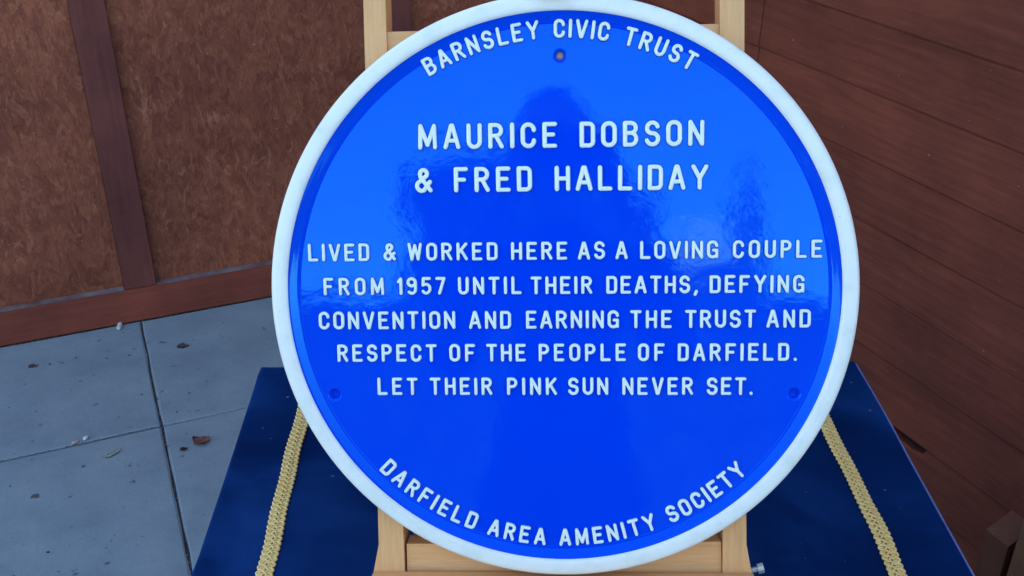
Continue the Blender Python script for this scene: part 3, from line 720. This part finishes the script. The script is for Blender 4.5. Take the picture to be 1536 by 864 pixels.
for s in (-1, 1):
    bmesh.ops.create_icosphere(bm, subdivisions=2, radius=1, matrix=Matrix.Translation((s*.076, -.005, -.005)) @ Matrix.Diagonal((.010,.018,.030,1)))
    bmesh.ops.create_icosphere(bm, subdivisions=2, radius=.011, matrix=Matrix.Translation((s*.029, .078, .014)))
hd = obj('head', bm, SKIN, per, smooth=True); hd.location = (-.035, .04, 1.64)
bm = bmesh.new(); bmesh.ops.create_icosphere(bm, subdivisions=4, radius=1)
for v in bm.verts:
    k = 1 + .05*noise.noise(v.co*6); v.co = Vector((v.co.x*.083*k, v.co.y*.101*k - .010, v.co.z*.117*k + .014))
bmesh.ops.delete(bm, geom=[v for v in bm.verts if v.co.y > .035 and v.co.z < .065], context='VERTS')
ha = obj('hair', bm, HAIR, per, smooth=True); ha.location = hd.location
for s in (-1, 1):
    wx = .15 if s > 0 else -.13; hv = [(wx, .345, 1.365), (wx*.72, .40, 1.42), (wx*.62, .425, 1.455)]; he = [(0,1),(1,2)]; hr = [.026,(.032,.018),(.026,.014)]
    for f in range(4):
        b0 = len(hv); z0 = 1.485 - f*.019; hv += [(wx*.60, .435, z0-.01), (wx*.52, .468-.004*f, z0), (wx*.40, .478, z0)]
        he += [(2, b0), (b0, b0+1), (b0+1, b0+2)]; hr += [.009,.0085,.007]
    b0 = len(hv); hv += [(wx*.66, .41, 1.475), (wx*.58, .425, 1.51), (wx*.46, .43, 1.525)]; he += [(1, b0), (b0, b0+1), (b0+1, b0+2)]; hr += [.012,.010,.008]
    skinned('hand', hv, he, hr, SKIN, per, 1)
ph = thing('phone', 'dark phone held out in landscape in front of the photographer', 'phone', loc=(0, -.022, 1.47))
bm = bmesh.new(); box(bm, -.078, .078, -.004, .004, -.038, .038); o = obj('phone_body', bm, DARK, ph, bevel=.002); ph.rotation_euler = (R(-28.9), 0, 0)

# ---------------------------------------------------------------- what stands across the yard (mirrored in the enamel)
def tree(x, y, h, r, seed, label, n_=2600, trunk=.14):
    rr = random.Random(seed); t = thing('garden_tree', label, 'tree', loc=(x, y, 0))
    bm = bmesh.new(); tube(bm, [(0,0,0),(.05,.02,h*.3),(-.04,.05,h*.55),(.02,0,h*.8)], [trunk,trunk*.8,trunk*.5,trunk*.2], 8)
    for k in range(7):
        a = rr.uniform(0, 6.28); z = h*rr.uniform(.3,.6); tube(bm, [(0,0,z),(math.cos(a)*r*.4, math.sin(a)*r*.4, z+h*.12),(math.cos(a)*r*.75, math.sin(a)*r*.75, z+h*.2)], [trunk*.4,trunk*.25,trunk*.08], 6)
    obj('trunk', bm, BARK, t)
    cl_ = [(Vector((rr.gauss(0,.42)*r, rr.gauss(0,.42)*r, h*(.92-.54*rr.random()**1.6))), r*rr.uniform(.22,.42)) for _ in range(16)]
    vs, fs = [], []
    for k in range(n_):
        c_, cr = rr.choice(cl_); d_ = Vector((rr.gauss(0,1), rr.gauss(0,1), rr.gauss(0,1))).normalized()
        p = c_ + d_*cr*rr.random()**.4; s_ = rr.uniform(.05,.12); a = Vector((rr.gauss(0,1), rr.gauss(0,1), rr.gauss(0,1))).normalized(); b = a.orthogonal().normalized()
        i0 = len(vs); vs += [p-a*s_, p+b*s_*.5, p+a*s_, p-b*s_*.5]; fs.append((i0,i0+1,i0+2,i0+3))
    me = bpy.data.meshes.new('crown'); me.from_pydata(vs, [], fs); me.materials.append(LEAF); o = bpy.data.objects.new('crown', me); C.objects.link(o); o.parent = t
tree(-.85, -8.3, 4.55, 1.25, 1, 'broad dark leafy tree across the yard, mirrored behind the photographer', 10000)
tree(.42, -8.9, 4.5, 1.0, 2, 'smaller leafy tree between the broad tree and the slim conifer, mirrored in the enamel', 7000)
def conifer(x, y, h, r, seed):
    rr = random.Random(seed); t = thing('slim_conifer', 'slim dark conifer across the yard, mirrored right of the photographer', 'tree', loc=(x, y, 0))
    bm = bmesh.new(); tube(bm, [(0,0,0),(0,0,h*.9)], [.07,.015], 8); obj('trunk', bm, BARK, t)
    vs, fs = [], []
    for k in range(2200):
        z = h*(.12+.88*rr.random()); q = r*(1-(z/h)**2.2)*math.sqrt(rr.random())+.02; a = rr.uniform(0, 6.28); p = Vector((q*math.cos(a), q*math.sin(a), z))
        a = Vector((rr.gauss(0,.4), rr.gauss(0,.4), 1)).normalized(); b = a.orthogonal().normalized(); b.rotate(Matrix.Rotation(rr.uniform(0,6), 3, a)); i0 = len(vs)
        vs += [p-a*.06, p+b*.02, p+a*.07, p-b*.02]; fs.append((i0,i0+1,i0+2,i0+3))
    me = bpy.data.meshes.new('crown'); me.from_pydata(vs, [], fs); me.materials.append(LEAF); o = bpy.data.objects.new('crown', me); C.objects.link(o); o.parent = t
conifer(1.23, -8.2, 4.5, .3, 9)
hs = thing('brick_house', 'red brick house with a slate roof across the yard behind the trees', 'house', loc=(0, -14, 0))
for cx0, cx1, ct in ((.92, 1.66, 5.95), (-2.55, -2.22, 5.85)):
    bm = bmesh.new(); box(bm, cx0, cx1, -1.75, -1.2, 4.3, ct); obj('chimney', bm, PINKR, hs)
bm = bmesh.new(); box(bm, -3.8, 3.2, -3, 0, 0, 4.0)
obj('wall', bm, BRICK, hs)
bm = bmesh.new(); vs = [bm.verts.new(p) for p in ((-4,.25,3.95),(3.4,.25,3.95),(3.4,-3.2,3.95),(-4,-3.2,3.95),(-3.1,-1.5,4.7),(2.5,-1.5,4.7))]
for f in ((0,1,5,4),(1,2,5),(2,3,4,5),(3,0,4),(3,2,1,0)): bm.faces.new([vs[i] for i in f])
obj('roof', bm, ROOFM, hs)
for x in (-2.6, -.3, 1.9):
    for z in (.95, 2.6):
        fr = bmesh.new()
        for a, b, c_, d_ in ((-.5,.5,-.04,.04),(-.5,.5,.96,1.04)): box(fr, x+a, x+b, -.02, .04, z+c_, z+d_)
        for a in (-.5, -.02, .46): box(fr, x+a, x+a+.04, -.02, .038, z+.04, z+.96)
        w_o = obj('window', fr, WHITEP, hs)
        bm = bmesh.new(); box(bm, x-.46, x+.46, .002, .012, z+.03, z+.97); obj('pane', bm, GLASS, w_o)
# clipped hedge across the yard
hg = thing('clipped_hedge', 'tall dark green hedge across the yard, seen only mirrored in the plaque', 'hedge', loc=(0, -6.9, 0))
rr = random.Random(12); vs, fs = [], []
for k in range(26000):
    x = rr.uniform(-6.5, 6.5); top = 2.72 + .18*noise.noise(Vector((x*.9, 0, 3))) + .1*noise.noise(Vector((x*4, 0, 3)))
    face = rr.random() < .7
    p = Vector((x, (.36 + rr.gauss(0,.05)) if face else rr.uniform(-.3,.35), rr.uniform(.05, top) if face else top - abs(rr.gauss(0,.07))))
    s_ = rr.uniform(.035,.07); a = Vector((rr.gauss(0,1), rr.gauss(0,1), rr.gauss(0,1))).normalized(); b = a.orthogonal().normalized()
    i0 = len(vs); vs += [p-a*s_, p+b*s_*.5, p+a*s_, p-b*s_*.5]; fs.append((i0,i0+1,i0+2,i0+3))
me = bpy.data.meshes.new('foliage'); me.from_pydata(vs, [], fs); me.materials.append(LEAF); o = bpy.data.objects.new('foliage', me); C.objects.link(o); o.parent = hg; o['kind'] = 'stuff'
bm = bmesh.new(); box(bm, -6.4, 6.4, -.3, .28, 0, 2.5); obj('branch_core', bm, BARK, hg)
